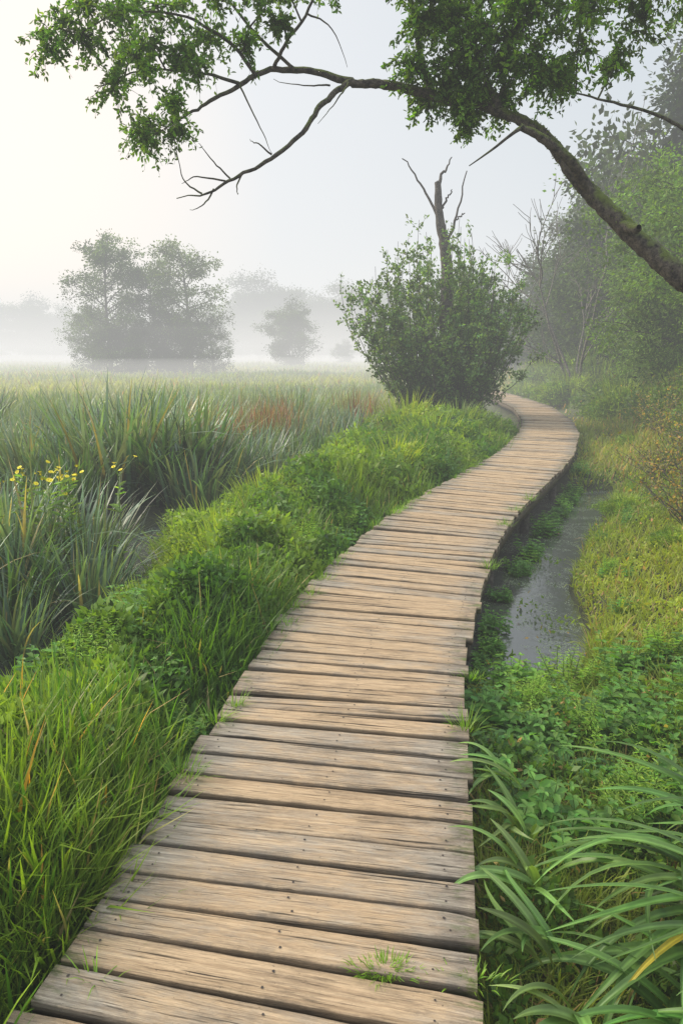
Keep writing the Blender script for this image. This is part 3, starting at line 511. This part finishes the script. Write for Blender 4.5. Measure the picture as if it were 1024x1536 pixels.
TA = gen_tree(12, 3.1, .03, 34, 19000, .12, (.085, .13, .03), .68, prof=.25, spray=16, zs=.95)
TB = gen_tree(12, 2.7, .03, 34, 13000, .11, (.11, .155, .04), .58, prof=.15, spray=14, zs=1.1)
TC = gen_tree(10, 4.2, .04, 24, 24000, .17, (.055, .09, .02), 1.1)
TD = gen_tree(14, 3.4, .08, 36, 26000, .13, (.018, .038, .016), .75, spiky=True)
TE = gen_tree(6, 2.6, .03, 26, 30000, .07, (.11, .185, .03), .5, zs=.9)
def put_tree(T, x, y, s_, sz, label, group, name='tree'):
    e = empty(name, (x, y, float(ground(np.array(x), np.array(y))) - .1)); e.scale = (s_, s_, sz); e.rotation_euler = (0, 0, rng.uniform(0, 6.28)); reg(e, label, 'tree', None, group)
    obj('trunk', T[0], e); obj('crown', T[1], e)
for (T, x, y, s_, sz) in [(TA, -19.8, 60, 1.0, .95), (TA, -16.2, 62, .9, .80), (TB, -12.9, 60, 1.1, .95), (TC, -18.0, 59, .55, .42), (TA, -22.0, 62, .6, .5), (TC, -14.6, 61, .5, .5), (TA, -11.0, 60, .6, .42)]:
    put_tree(T, x, y, s_, sz, 'airy broadleaf tree standing in the misty marsh', 'trees standing in the misty marsh')
put_tree(TC, -6.4, 88, .72, .72, 'small rounded tree fading into the mist', 'trees standing in the misty marsh')
put_tree(TC, .4, 120, .4, .35, 'small rounded tree fading into the mist', 'trees standing in the misty marsh')
for (x, y, s_) in [(-30, 190, 1.5), (-23, 195, 2.0), (-16, 190, 2.0), (-9, 195, 1.6), (-3, 190, 1.7), (4, 190, 1.8), (11, 195, 1.6), (18, 190, 1.6), (-112, 205, 1.4), (-102, 205, 1.5), (-93, 210, 1.7), (-84, 205, 1.4), (-74, 210, 1.25), (-64, 210, 1.1), (-54, 205, 1.1), (-42, 200, 1.2), (26, 190, 1.8), (33, 180, 1.9)]:
    put_tree(TC, x, y, s_ * 1.15, s_ * .92, 'far treeline tree half lost in the mist', 'far treeline in the mist')
for (T, x, y, s_, sz) in [(TC, 14.5, 46, .9, .66), (TC, 18, 42, 1.0, 1.1), (TC, 12.2, 56, .8, .55), (TA, 20, 50, 1.3, 1.0), (TC, 16.5, 68, 1.0, .62), (TC, 13.5, 75, .8, .5), (TC, 22, 60, 1.3, 1.2), (TC, 15.3, 37, .85, .78), (TC, 12.9, 36, .6, .5), (TD, 16.6, 33, 1.15, .95), (TD, 13.6, 27, 1.15, .98), (TC, 16.0, 27, 1.1, 1.2), (TC, 12.3, 29.5, .8, .74), (TC, 14.6, 22, 1.0, 1.0), (TD, 18, 29, 1.2, 1.1), (TD, 13.4, 23.5, .9, .80), (TC, 11.4, 33, .55, .5), (TC, 12.0, 26, .55, .62)]:
    put_tree(T, x, y, s_, sz, 'dark woodland tree at the misty wood edge', 'woodland trees along the bank')
for (x, y, s_, sz) in [(9.0, 17.0, 1.0, .92), (11.5, 20, 1.1, 1.0), (10.2, 22.5, .95, .8), (12.5, 25, 1.2, 1.1), (8.7, 13.4, .85, .62), (9.6, 19, .7, .6)]:
    put_tree(TE, x, y, s_, sz, 'leafy green tree at the edge of the wood', 'woodland trees along the bank')

def bare(x, y, h, n, spread, label, name='bare_tree', r0=.06, tilt=0.):
    b = B()
    def grow(p, d, ln, r, dep):
        k = 6; P = [p]; dd = d.copy()
        for i in range(k): dd = norm(dd + rng.normal(0, .1, 3) + np.array([0, 0, .04])); P.append(P[-1] + dd * ln / k)
        P = np.array(P); tube(b, P, np.linspace(r, r * .35, k + 1) + .005, 5)
        if dep > 0:
            for m in range(n): q = rng.integers(2, k + 1); a = norm(dd + rng.normal(0, .45, 3)); a[2] = abs(a[2]); grow(P[q], a, ln * rng.uniform(.4, .65), r * .45, dep - 1)
    for s_ in range(4): grow(np.array([rng.normal(0, .1), rng.normal(0, .1), -.2]), norm(np.array([rng.normal(tilt, spread), rng.normal(0, spread), 1.])), h * rng.uniform(.5, .7), r0, 3)
    e = empty(name, (x, y, float(ground(np.array(x), np.array(y))))); reg(e, label, 'tree'); obj('trunk', b.mesh('bare', M_dead, True), e)
bare(8.8, 26.0, 7.4, 4, .12, 'leafless pale tree with thin upright branches', tilt=-.05)

# ------------------------------------------------------------------ snag and shrub
b = B()
P, R = resample([[0, 0, -.2], [-.05, 0, 1.5], [-.02, 0, 3.0], [-.08, .02, 4.2], [-.27, 0, 5.1], [-.33, 0, 5.85]], 40, [.2, .18, .155, .13, .10, .075]); tube(b, P, R, 12, bump=.09); tube(b, [P[-1], P[-1] + [0, 0, .04]], [.075, .01], 10)
for pts, r0 in (([[-.3, 0, 5.1], [-.55, .05, 5.55], [-.85, 0, 6.0], [-1.15, 0, 6.35]], .035), ([[-.33, 0, 5.7], [-.25, 0, 6.0], [-.12, .05, 6.15], [-.02, 0, 6.4]], .045), ([[-.12, 0, 4.4], [.05, 0, 4.8], [.22, .1, 5.4], [.33, 0, 6.1]], .04), ([[-.28, 0, 5.2], [-.1, -.1, 5.5], [.0, -.1, 5.65]], .03), ([[.1, 0, 5.0], [.32, 0, 5.2]], .02)):
    q, r = resample(pts, 14, np.linspace(r0, .012, len(pts))); q[1:] += rng.normal(0, .016, (13, 3)); tube(b, q, r, 6)
e = empty('dead_tree', (2.58, 17.3, -.36)); reg(e, 'broken dead tree trunk rising out of a shrub', 'tree'); obj('trunk', b.mesh('snag', M_bark2, True), e)
wd = B(); lf = B()
for k in range(160):
    a = rng.uniform(0, 6.28); o_ = rng.random() ** .6; h = rng.uniform(3.1, 5.1) * (1 - .30 * o_ ** 1.7); le = 1.9 * o_ * rng.uniform(.65, 1.12); t = np.linspace(0, 1, 9)
    rad_ = .28 + .2 * o_ + le * np.sin(t * np.pi / 2) ** 1.2
    P = np.stack([np.cos(a) * rad_, np.sin(a) * rad_ * .9, h * t], -1); P[1:] += np.cumsum(rng.normal(0, .04, (8, 3)), 0); tube(wd, P, np.linspace(.013, .004, 9), 4)
    tone = rng.uniform(.65, 1.35)
    for m in range(19):
        f = rng.uniform(.03, 1.); c = np.array([np.interp(f, t, P[:, i]) for i in range(3)]); d = norm(norm(P[-1] - P[-3]) * .6 + rng.normal(0, .55, 3)); ln = rng.uniform(.15, .45); tip = c + d * ln
        tube(wd, [c, tip], [.005, .003], 3); nl = 18; q = rng.random(nl)[:, None]; D = d + rng.normal(0, .7, (nl, 3)); sz = rng.uniform(.05, .085, nl)
        lf.add(*leaves(c + (tip - c) * q + rng.normal(0, .035, (nl, 3)), D, sz * 1.3, sz * .75, vary((.095, .15, .055), nl, .28) * tone, False, .3))
e = empty('willow_shrub', (2.52, 17.2, -.36)); reg(e, 'bushy upright shrub with small leaves around a dead trunk', 'shrub'); obj('branches', wd.mesh('shrub_wood', M_bark2), e); obj('foliage', lf.mesh('shrub_leaf', M_leaf), e)

def twig_bush(x, y, h, sp, n, base, alt, label, leaf=.026, nl=12):
    wd = B(); lf = B()
    for k in range(n):
        a = rng.uniform(0, 6.28); le = sp * rng.random(); t = np.linspace(0, 1, 7); P = np.stack([np.cos(a) * le * t, np.sin(a) * le * t, h * rng.uniform(.4, 1) * t ** .85], -1); P[1:] += np.cumsum(rng.normal(0, .025, (6, 3)), 0); tube(wd, P, np.linspace(.006, .0015, 7), 4)
        for m in range(5):
            c = P[rng.integers(2, 7)]; d = norm(rng.normal(0, .6, 3) + [0, 0, .3]); tip = c + d * rng.uniform(.08, .3); tube(wd, [c, tip], [.003, .001], 3); q = rng.random(nl)[:, None]; sz = leaf * rng.uniform(.5, 1.2, nl)
            lf.add(*leaves(c + (tip - c) * q, d + rng.normal(0, .7, (nl, 3)), sz * 1.3, sz * .8, vary(base, nl, .25, alt, .3), False, .3))
    e = empty('dry_bush', (x, y, float(ground(np.array(x), np.array(y))))); reg(e, label, 'bush', None, 'autumn-tinted bushes on the bank'); obj('stems', wd.mesh('tw', M_dead), e); obj('foliage', lf.mesh('tl', M_leaf), e)
for (x, y, h, sp, n) in [(3.3, 6.3, .7, .8, 40), (3.9, 7.4, .9, 1.0, 50), (4.8, 8.6, 1.1, 1.1, 55), (5.8, 10.4, 1.1, 1.2, 60), (4.5, 9.6, .6, .7, 30), (3.4, 5.2, .6, .7, 35), (6.2, 13.0, .9, 1.0, 50), (7.4, 13.2, 1.2, 1.3, 60), (7.6, 16, 1.1, 1.3, 50)]:
    twig_bush(x, y, h, sp, n, (.18, .19, .055), (.32, .20, .08), 'rust and olive tinted twiggy bush on the bank')

# ------------------------------------------------------------------ overhanging tree
wd = B(); lf = B(); limbs = []
def limb(pts, rad, n=40, sides=10, bump=.05, keep=True, wob=.0):
    P, R = resample(pts, n, rad)
    if wob: P[1:-1] += np.cumsum(rng.normal(0, wob, (n - 2, 3)), 0) * .5
    tube(wd, P, R, sides, bump=bump)
    if keep: limbs.append(P)
    return P
MT = np.array([[5.2, 5.2, -.3], [4.6, 5.35, .5], [3.9, 5.55, 1.2], [3.2, 5.7, 1.82], [2.75, 5.78, 2.17], [2.395, 5.97, 2.53], [1.993, 6.18, 2.99], [1.70, 6.34, 3.40], [1.314, 6.53, 3.66], [.867, 6.67, 3.80], [.457, 6.69, 3.90], [.076, 6.70, 3.93]])
limb(MT, np.array([.2, .155, .12, .098, .085, .074, .062, .045, .041, .039, .037, .034]), 170, 16, .08, wob=.005)
limb([[.076, 6.7, 3.93], [-.246, 6.72, 4.01], [-.598, 6.74, 4.03], [-.89, 6.7, 3.91], [-1.18, 6.66, 3.76], [-1.42, 6.62, 3.6], [-1.62, 6.6, 3.47]], [.033, .029, .025, .02, .015, .01, .005], 40, 8, .06, wob=.010)
limb([[.1, 6.7, 3.93], [-.07, 6.62, 3.82], [-.242, 6.54, 3.67], [-.40, 6.48, 3.45], [-.674, 6.44, 3.225], [-.962, 6.40, 3.07], [-1.2, 6.365, 2.94], [-1.42, 6.35, 2.9]], [.030, .026, .023, .02, .017, .014, .009, .004], 44, 8, .06, wob=.010)
limb([[2.05, 6.15, 2.93], [1.85, 6.0, 3.10], [1.6, 5.98, 3.27], [1.42, 6.0, 3.36]], [.05, .042, .034, .025], 20, 9, .08)
limb([[1.45, 6., 3.36], [1.36, 5.95, 3.30], [1.2, 5.95, 3.18], [1.02, 5.95, 3.06]], [.022, .013, .009, .004], 14, 6)
limb([[2.3, 6.0, 2.62], [2.34, 5.8, 2.56], [2.32, 5.7, 2.56]], [.05, .036, .02], 8, 7)
limb([[4.0, 5.6, 2.6], [3.3, 5.9, 3.1], [2.95, 6.0, 3.25], [2.72, 6.1, 3.42], [2.3, 6.2, 3.58], [1.82, 6.3, 3.72]], [.05, .026, .019, .015, .011, .005], 40, 7, .05, wob=.010)
limb([[3.7, 5.6, 1.4], [3.9, 5.6, 2.2], [4.0, 5.6, 2.65], [3.9, 5.8, 3.6], [3.5, 6.1, 4.4], [2.9, 6.4, 4.9], [2.2, 6.6, 5.0]], [.12, .1, .08, .07, .055, .04, .02], 40, 8)
limb([[1.35, 6.5, 3.64], [1.2, 6.6, 4.0], [1.1, 6.7, 4.4], [.9, 6.8, 4.9]], [.034, .026, .02, .012], 24, 7, wob=.008)
limb([[.8, 6.67, 3.8], [.7, 6.7, 4.1], [.6, 6.7, 4.5], [.3, 6.7, 5.0], [-.2, 6.7, 5.3], [-1., 6.7, 5.3], [-1.8, 6.7, 5.0]], [.028, .025, .023, .021, .02, .018, .01], 40, 7, wob=.008)
limb([[-.6, 6.74, 4.03], [-.5, 6.7, 4.2], [-.3, 6.7, 4.45], [-.1, 6.65, 4.9]], [.018, .015, .012, .008], 20, 6, wob=.008)
limb([[-.75, 6.74, 3.98], [-1.0, 6.7, 4.25], [-1.4, 6.65, 4.42], [-1.9, 6.6, 4.45], [-2.3, 6.55, 4.25]], [.018, .015, .011, .008, .005], 26, 6, wob=.008)
limb([[-.9, 6.7, 3.91], [-1.3, 6.7, 4.0], [-1.7, 6.65, 4.0], [-2.1, 6.6, 3.85]], [.015, .011, .008, .005], 22, 6, wob=.008)
limb([[-.4, 6.72, 4.02], [-.7, 6.8, 4.3], [-1.0, 6.8, 4.65], [-1.3, 6.8, 5.0]], [.016, .013, .01, .006], 20, 6, wob=.006)
for pts in ([[-.90, 6.7, 3.9], [-.78, 6.6, 3.65], [-.68, 6.5, 3.45], [-.6, 6.45, 3.28]], [[-.1, 6.6, 3.86], [-.3, 6.5, 3.82], [-.57, 6.4, 3.84]], [[.06, 6.65, 3.9], [-.05, 6.5, 3.72], [-.2, 6.4, 3.5]], [[-.3, 6.7, 4.45], [-.1, 6.6, 4.3], [.05, 6.6, 4.0]], [[-.96, 6.4, 3.07], [-1.1, 6.35, 3.2], [-1.2, 6.3, 3.32]], [[-1.2, 6.36, 2.94], [-1.3, 6.3, 3.0], [-1.35, 6.3, 3.1], [-1.4, 6.3, 3.4]], [[-1.1, 6.37, 2.98], [-1.2, 6.3, 2.85], [-1.3, 6.3, 2.8]], [[-.85, 6.4, 3.12], [-.9, 6.35, 3.0], [-.88, 6.3, 2.93]], [[-1.0, 6.4, 3.05], [-1.25, 6.4, 3.08], [-1.38, 6.4, 3.03]], [[-.6, 6.44, 3.27], [-.72, 6.4, 3.36], [-.78, 6.4, 3.38]]):
    limb(pts, np.linspace(.009, .002, len(pts)), 12, 5, .03, False, .008)
allp = np.concatenate(limbs)
def leafclump(c, r, ntw, base=(.085, .155, .022)):
    c = np.array(c); i = np.argmin(np.linalg.norm(allp - c, axis=1) + rng.random(len(allp)) * .1); s0 = allp[i]; mid = (s0 + c) / 2 + rng.normal(0, .05, 3) + [0, 0, .05]
    P = resample([s0, mid, c], 8); tube(wd, P, np.linspace(.009, .003, 8), 5)
    for k in range(ntw):
        st = P[rng.integers(4, 8)]; d = norm(rng.normal(0, 1, 3) * [1, .8, .8] + [0, 0, -.1]); ln = r * rng.uniform(.4, 1.3); t = np.linspace(0, 1, 6)[:, None]; q = st + d * ln * t + np.array([0, 0, -.4]) * ln * t ** 2
        tube(wd, q, np.linspace(.0035, .001, 6), 3); nl = int(rng.integers(16, 26)); f = rng.uniform(.1, 1, nl); cp = np.stack([np.interp(f, t[:, 0], q[:, i]) for i in range(3)], -1)
        D = d * .4 + rng.normal(0, .7, (nl, 3)) + [0, 0, -.2]; L0 = rng.uniform(.032, .058, nl)
        lf.add(*leaves(cp + rng.normal(0, .008, (nl, 3)), D, L0, L0 * .48, vary(base, nl, .28) * rng.uniform(.6, 1.4), True, .3))
left = [(-2.35, 4.3, .26), (-2.45, 4.08, .2), (-2.1, 4.45, .28), (-2.0, 4.12, .25), (-1.95, 3.85, .24), (-1.75, 3.6, .24), (-1.68, 3.4, .2), (-1.45, 3.62, .2), (-1.35, 3.55, .15), (-1.6, 4.1, .28), (-1.5, 4.45, .3), (-1.2, 4.3, .26), (-1.05, 4.5, .28), (-.75, 4.55, .24), (-.5, 4.6, .22), (-.85, 4.25, .2), (-1.8, 4.6, .3), (-2.2, 4.75, .3), (-1.3, 4.8, .3), (-.8, 4.85, .3), (-.2, 4.75, .2), (-1.25, 3.95, .2), (-1.6, 3.85, .22), (.0, 4.7, .15), (-.55, 4.35, .16), (-1.85, 4.3, .25), (-1.3, 4.1, .22), (-2.15, 4.25, .22)]
for (x, z, r) in left: leafclump((x, 6.65 + rng.normal(0, .22), z), r, 23)
right = [(.62, 4.0, .22), (.65, 4.3, .26), (.8, 4.55, .28), (.6, 4.65, .22), (.95, 4.1, .28), (.9, 3.85, .2), (1.05, 3.65, .2), (1.15, 3.52, .14), (1.25, 3.9, .28), (1.2, 4.25, .3), (1.25, 4.6, .32), (1.5, 4.4, .3), (1.55, 4.05, .28), (1.6, 3.8, .22), (1.8, 3.9, .22), (1.85, 4.25, .3), (1.8, 4.6, .3), (2.05, 4.4, .28), (1.4, 3.75, .2), (.75, 3.8, .16), (2.3, 4.45, .26), (2.5, 4.25, .24), (2.7, 4.45, .28), (2.9, 4.3, .26), (2.55, 4.65, .3), (2.9, 4.7, .3), (3.1, 4.5, .3), (2.15, 4.75, .3), (1.0, 4.9, .35), (1.6, 4.9, .35), (2.35, 4.1, .16), (3.2, 4.2, .25), (3.3, 4.8, .3), (.95, 4.35, .25), (1.45, 4.2, .25), (1.0, 3.95, .25), (2.0, 4.1, .2), (1.7, 4.4, .28), (1.05, 4.55, .3), (1.35, 4.0, .25)]
for (x, z, r) in right: leafclump((x, 6.55 + rng.normal(0, .28), z), r, 40, (.085, .155, .018))
n = 3500; ii = rng.integers(30, 168, n); T0 = limbs[0][ii]; d = norm(rng.normal(size=(n, 3)) + [0, -.2, .6]); rr = np.interp(ii, [30, 62, 93, 108, 168], [.113, .083, .063, .045, .034]); keep = noise2(T0[:, 0] * 3, T0[:, 2] * 3, 2, 51) > .0
sz = rng.uniform(.008, .018, n); lf.add(*leaves((T0 + d * rr[:, None])[keep], (d + rng.normal(0, .5, (n, 3)))[keep], sz[keep], sz[keep] * .7, vary((.12, .16, .02), keep.sum(), .2)))
e = empty('overhanging_tree', (5.2, 5.2, -.3)); reg(e, 'mossy leaning tree arching its leafy boughs over the boardwalk', 'tree')
obj('trunk', wd.mesh('bough_wood', M_bark, True), e, (-5.2, -5.2, .3)); obj('crown', lf.mesh('bough_leaf', M_leaf), e, (-5.2, -5.2, .3))

# ------------------------------------------------------------------ mist
def mist_box(name, sig, colr, x0, x1, y0, y1, z0, z1, label):
    M, nt, N, L = nodes(name + '_volume'); out = N.new('ShaderNodeOutputMaterial')
    va = N.new('ShaderNodeVolumeAbsorption'); va.inputs['Color'].default_value = (0, 0, 0, 1); va.inputs['Density'].default_value = sig
    em = N.new('ShaderNodeEmission'); em.inputs['Color'].default_value = (*colr, 1); em.inputs['Strength'].default_value = sig  # light scattered by the mist is put in as its own glow
    ad = N.new('ShaderNodeAddShader'); L.new(va.outputs[0], ad.inputs[0]); L.new(em.outputs[0], ad.inputs[1]); L.new(ad.outputs[0], out.inputs['Volume'])
    V = [[x0, y0, z0], [x1, y0, z0], [x1, y1, z0], [x0, y1, z0], [x0, y0, z1], [x1, y0, z1], [x1, y1, z1], [x0, y1, z1]]
    Q = [[0, 3, 2, 1], [4, 5, 6, 7], [0, 1, 5, 4], [1, 2, 6, 5], [2, 3, 7, 6], [3, 0, 4, 7]]
    o = obj(name, mesh(name, V, Q, M)); reg(o, label, 'mist', 'structure')
mist_box('mist', .0054, (.90, .91, .905), -480, 480, -60, 700, -3, 26, 'pale morning mist hanging over the whole marsh')
for k, (zt, y0, sg) in enumerate([(1.2, 20, .007), (3.6, 34, .0022), (5.2, 41, .0022), (7.4, 47, .0022), (10.5, 53, .002)]):
    mist_box('mist_bank', sg, (.96, .935, .885), -470 + k, 8 - k * 1.3, y0, 690 - k, -2.5 + k * .02, zt, 'low bright bank of mist lying on the marsh')

# ------------------------------------------------------------------ world, sun, camera
w = bpy.data.worlds.new('World'); scene.world = w; w.use_nodes = True; nt = w.node_tree; N = nt.nodes; L = nt.links; N.clear()
EL = math.radians(36); AZ = math.radians(-72)
out = N.new('ShaderNodeOutputWorld'); bg = N.new('ShaderNodeBackground'); sky = N.new('ShaderNodeTexSky'); sky.sky_type = 'NISHITA'; sky.sun_disc = False; sky.sun_elevation = EL; sky.sun_rotation = AZ; sky.dust_density = 4; sky.air_density = 1.2
bg.inputs['Strength'].default_value = .12; L.new(sky.outputs[0], bg.inputs['Color'])
bg2 = N.new('ShaderNodeBackground'); bg2.inputs['Strength'].default_value = 1.
tc = N.new('ShaderNodeTexCoord'); dt = N.new('ShaderNodeVectorMath'); dt.operation = 'DOT_PRODUCT'; a_ = math.radians(-52); e_ = math.radians(3); dt.inputs[1].default_value = (math.sin(a_) * math.cos(e_), math.cos(a_) * math.cos(e_), math.sin(e_))
L.new(tc.outputs['Generated'], dt.inputs[0])
cr = N.new('ShaderNodeValToRGB'); el = cr.color_ramp.elements; el[0].position = .3; el[0].color = (.70, .77, .84, 1); el[1].position = 1.; el[1].color = (1.9, 1.45, 1.05, 1); e2 = el.new(.68); e2.color = (.95, .97, 1., 1); L.new(dt.outputs['Value'], cr.inputs[0])
sx = N.new('ShaderNodeSeparateXYZ'); L.new(tc.outputs['Generated'], sx.inputs[0]); mz = N.new('ShaderNodeMapRange'); mz.interpolation_type = 'SMOOTHSTEP'; mz.inputs['From Min'].default_value = .42; mz.inputs['From Max'].default_value = .9; mz.inputs['To Min'].default_value = 1.; mz.inputs['To Max'].default_value = 3.; L.new(sx.outputs['Z'], mz.inputs['Value'])
L.new(cr.outputs[0], bg2.inputs['Color']); L.new(mz.outputs[0], bg2.inputs['Strength'])
mx = N.new('ShaderNodeMixShader'); mx.inputs[0].default_value = .82; L.new(bg.outputs[0], mx.inputs[1]); L.new(bg2.outputs[0], mx.inputs[2]); L.new(mx.outputs[0], out.inputs[0])
sl = bpy.data.lights.new('sun', 'SUN'); sl.energy = 4.6; sl.angle = math.radians(12); sl.color = (1, .90, .74); so = bpy.data.objects.new('sun', sl); link(so)
from mathutils import Vector
dv = Vector((math.sin(AZ) * math.cos(EL), math.cos(AZ) * math.cos(EL), math.sin(EL))); so.rotation_euler = dv.to_track_quat('Z', 'Y').to_euler(); so.location = (-20, 20, 20)
cd = bpy.data.cameras.new('camera'); cd.sensor_fit = 'VERTICAL'; cd.sensor_height = 36; cd.lens = 24; cd.clip_end = 5000; cd.clip_start = .05
co = bpy.data.objects.new('camera', cd); co.location = (0, 0, 1.6); co.rotation_euler = (math.radians(90 - 13.1), 0, 0); link(co); scene.camera = co
scene.view_settings.view_transform = 'Standard'; scene.view_settings.look = 'None'; scene.view_settings.exposure = 0
